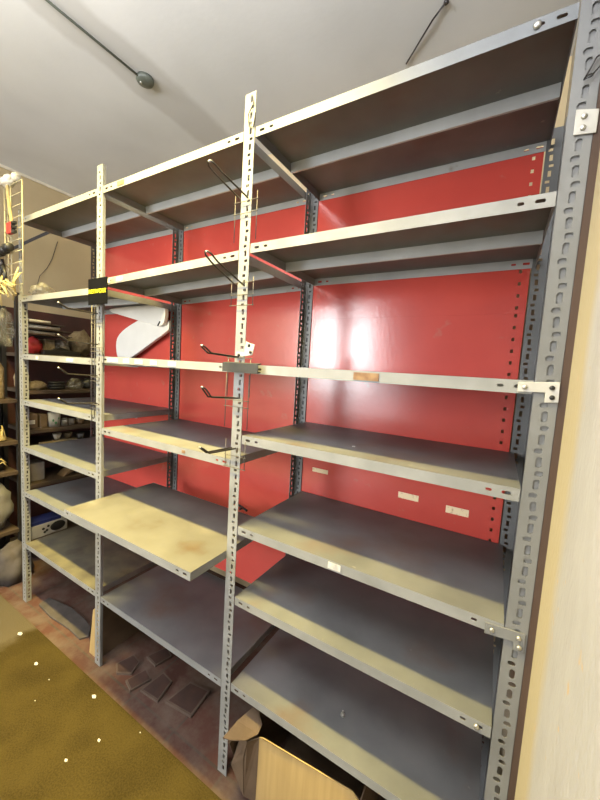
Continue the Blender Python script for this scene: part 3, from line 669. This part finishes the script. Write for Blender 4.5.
# ------------------------------------------------------------------ on the ceiling
c = thing('ceiling_fitting', 'dark round junction box on a conduit across the ceiling', 'ceiling fitting', (.917, .17, CEIL))
bm = bmesh.new(); tube(bm, [(.905, -4.2, CEIL - .012), (.905, -.2, CEIL - .012), (.915, .165, CEIL - .014)], .0055, 8); link('conduit', bm, 'lampgrey', c, True)
bm = bmesh.new(); lathe(bm, [(.041, 0), (.043, -.014), (.038, -.022), (.015, -.025)], (.917, .20, CEIL - .0005), 28); link('junction_box', bm, 'lampgrey', c, True)
bm = bmesh.new(); lathe(bm, [(.006, -.024), (.006, -.03)], (.905, .185, CEIL), 10); link('screw', bm, 'bolt', c, True)
c = thing('hanging_wire', 'thin stiff black wire hanging from the ceiling above the top shelf', 'wire', (2.30, .50, CEIL))
bm = bmesh.new(); tube(bm, [(2.305, .50, CEIL - .004), (2.25, .54, CEIL - .012), (2.11, .695, CEIL - .006)], .0035, 6); link('strand', bm, 'wire', c, True)
bm = bmesh.new(); lathe(bm, [(.008, 0), (.010, -.008), (.005, -.014)], (2.305, .50, CEIL - .0005), 10); link('ceiling_hook', bm, 'wire', c, True)
# thin wire loop on the right upright
bm = bmesh.new(); tube(bm, [(2.738, -.006, 2.36), (2.728, -.010, 2.355), (2.722, -.010, 2.34), (2.711, -.012, 2.315), (2.722, -.012, 2.318), (2.736, -.01, 2.335)], .0018, 6)
tag(link('wire_loop', bm, 'wire', None, True), 'small loop of black wire high on the right upright', 'wire')
# dark loop tied at the top of the middle upright
bm = bmesh.new(); tube(bm, [(1.80, -.004, 2.59), (1.81, -.006, 2.56), (1.79, -.007, 2.53), (1.795, -.006, 2.49), (1.812, -.004, 2.485), (1.818, -.003, 2.53)], .0018, 6)
tag(link('wire_tie', bm, 'wire', None, True), 'thin dark wire tied at the top of the middle upright', 'wire')

# ------------------------------------------------------------------ light
def area(name, loc, rot, sx, sy, power, col):
    l = bpy.data.lights.new(name, 'AREA'); l.shape = 'RECTANGLE'; l.size = sx; l.size_y = sy; l.energy = power; l.color = col
    o = bpy.data.objects.new(name, l); COL.objects.link(o); o.location = loc; o.rotation_euler = rot; return o
R = math.radians
area('daylight_window', (-.2, -4.4, 2.1), (R(90), 0, 0), 1.3, 1.5, 222, (.95, .98, 1))
area('daylight_doorway', (.3, -4.45, .9), (R(90), 0, 0), 1.4, 1.6, 35, (.95, .97, 1))
tl = area('ceiling_tube', (1.1, -.44, 3.0), (0, 0, 0), 1.8, .09, 138, (1, .79, .25)); tl.data.spread = R(116)
area('ceiling_fill_light', (2.0, -1.35, 2.6), (R(180), 0, 0), 1.8, .6, 160, (.98, .98, 1))  # added fill aimed up to brighten the ceiling; no lamp hangs here
w = bpy.data.worlds.new('world'); S.world = w; w.use_nodes = True
w.node_tree.nodes['Background'].inputs[0].default_value = (.95, .95, 1, 1); w.node_tree.nodes['Background'].inputs[1].default_value = .2

# ------------------------------------------------------------------ camera
f, cx, cy, cz, ya, pi, ro = 338.7616, 2.61992, -.96365, 1.67255, R(30.24103), R(5.19414), R(3.40908)
fwd = Vector((-math.sin(ya) * math.cos(pi), math.cos(ya) * math.cos(pi), -math.sin(pi)))
right = Vector((math.cos(ya), math.sin(ya), 0)); up = right.cross(fwd)
r2 = right * math.cos(ro) + up * math.sin(ro); u2 = -right * math.sin(ro) + up * math.cos(ro)
cam = bpy.data.cameras.new('camera'); cam.sensor_fit = 'HORIZONTAL'; cam.sensor_width = 36; cam.lens = f * 36 / 600; cam.clip_start = .02
co = bpy.data.objects.new('camera', cam); COL.objects.link(co)
mm = Matrix((r2, u2, -fwd)).transposed().to_4x4(); mm.translation = (cx, cy, cz); co.matrix_world = mm
S.camera = co
S.view_settings.view_transform = 'Standard'; S.view_settings.look = 'None'; S.view_settings.gamma = 1; S.view_settings.use_curve_mapping = False
S.view_settings.exposure = 0
S.cycles.use_denoising = True
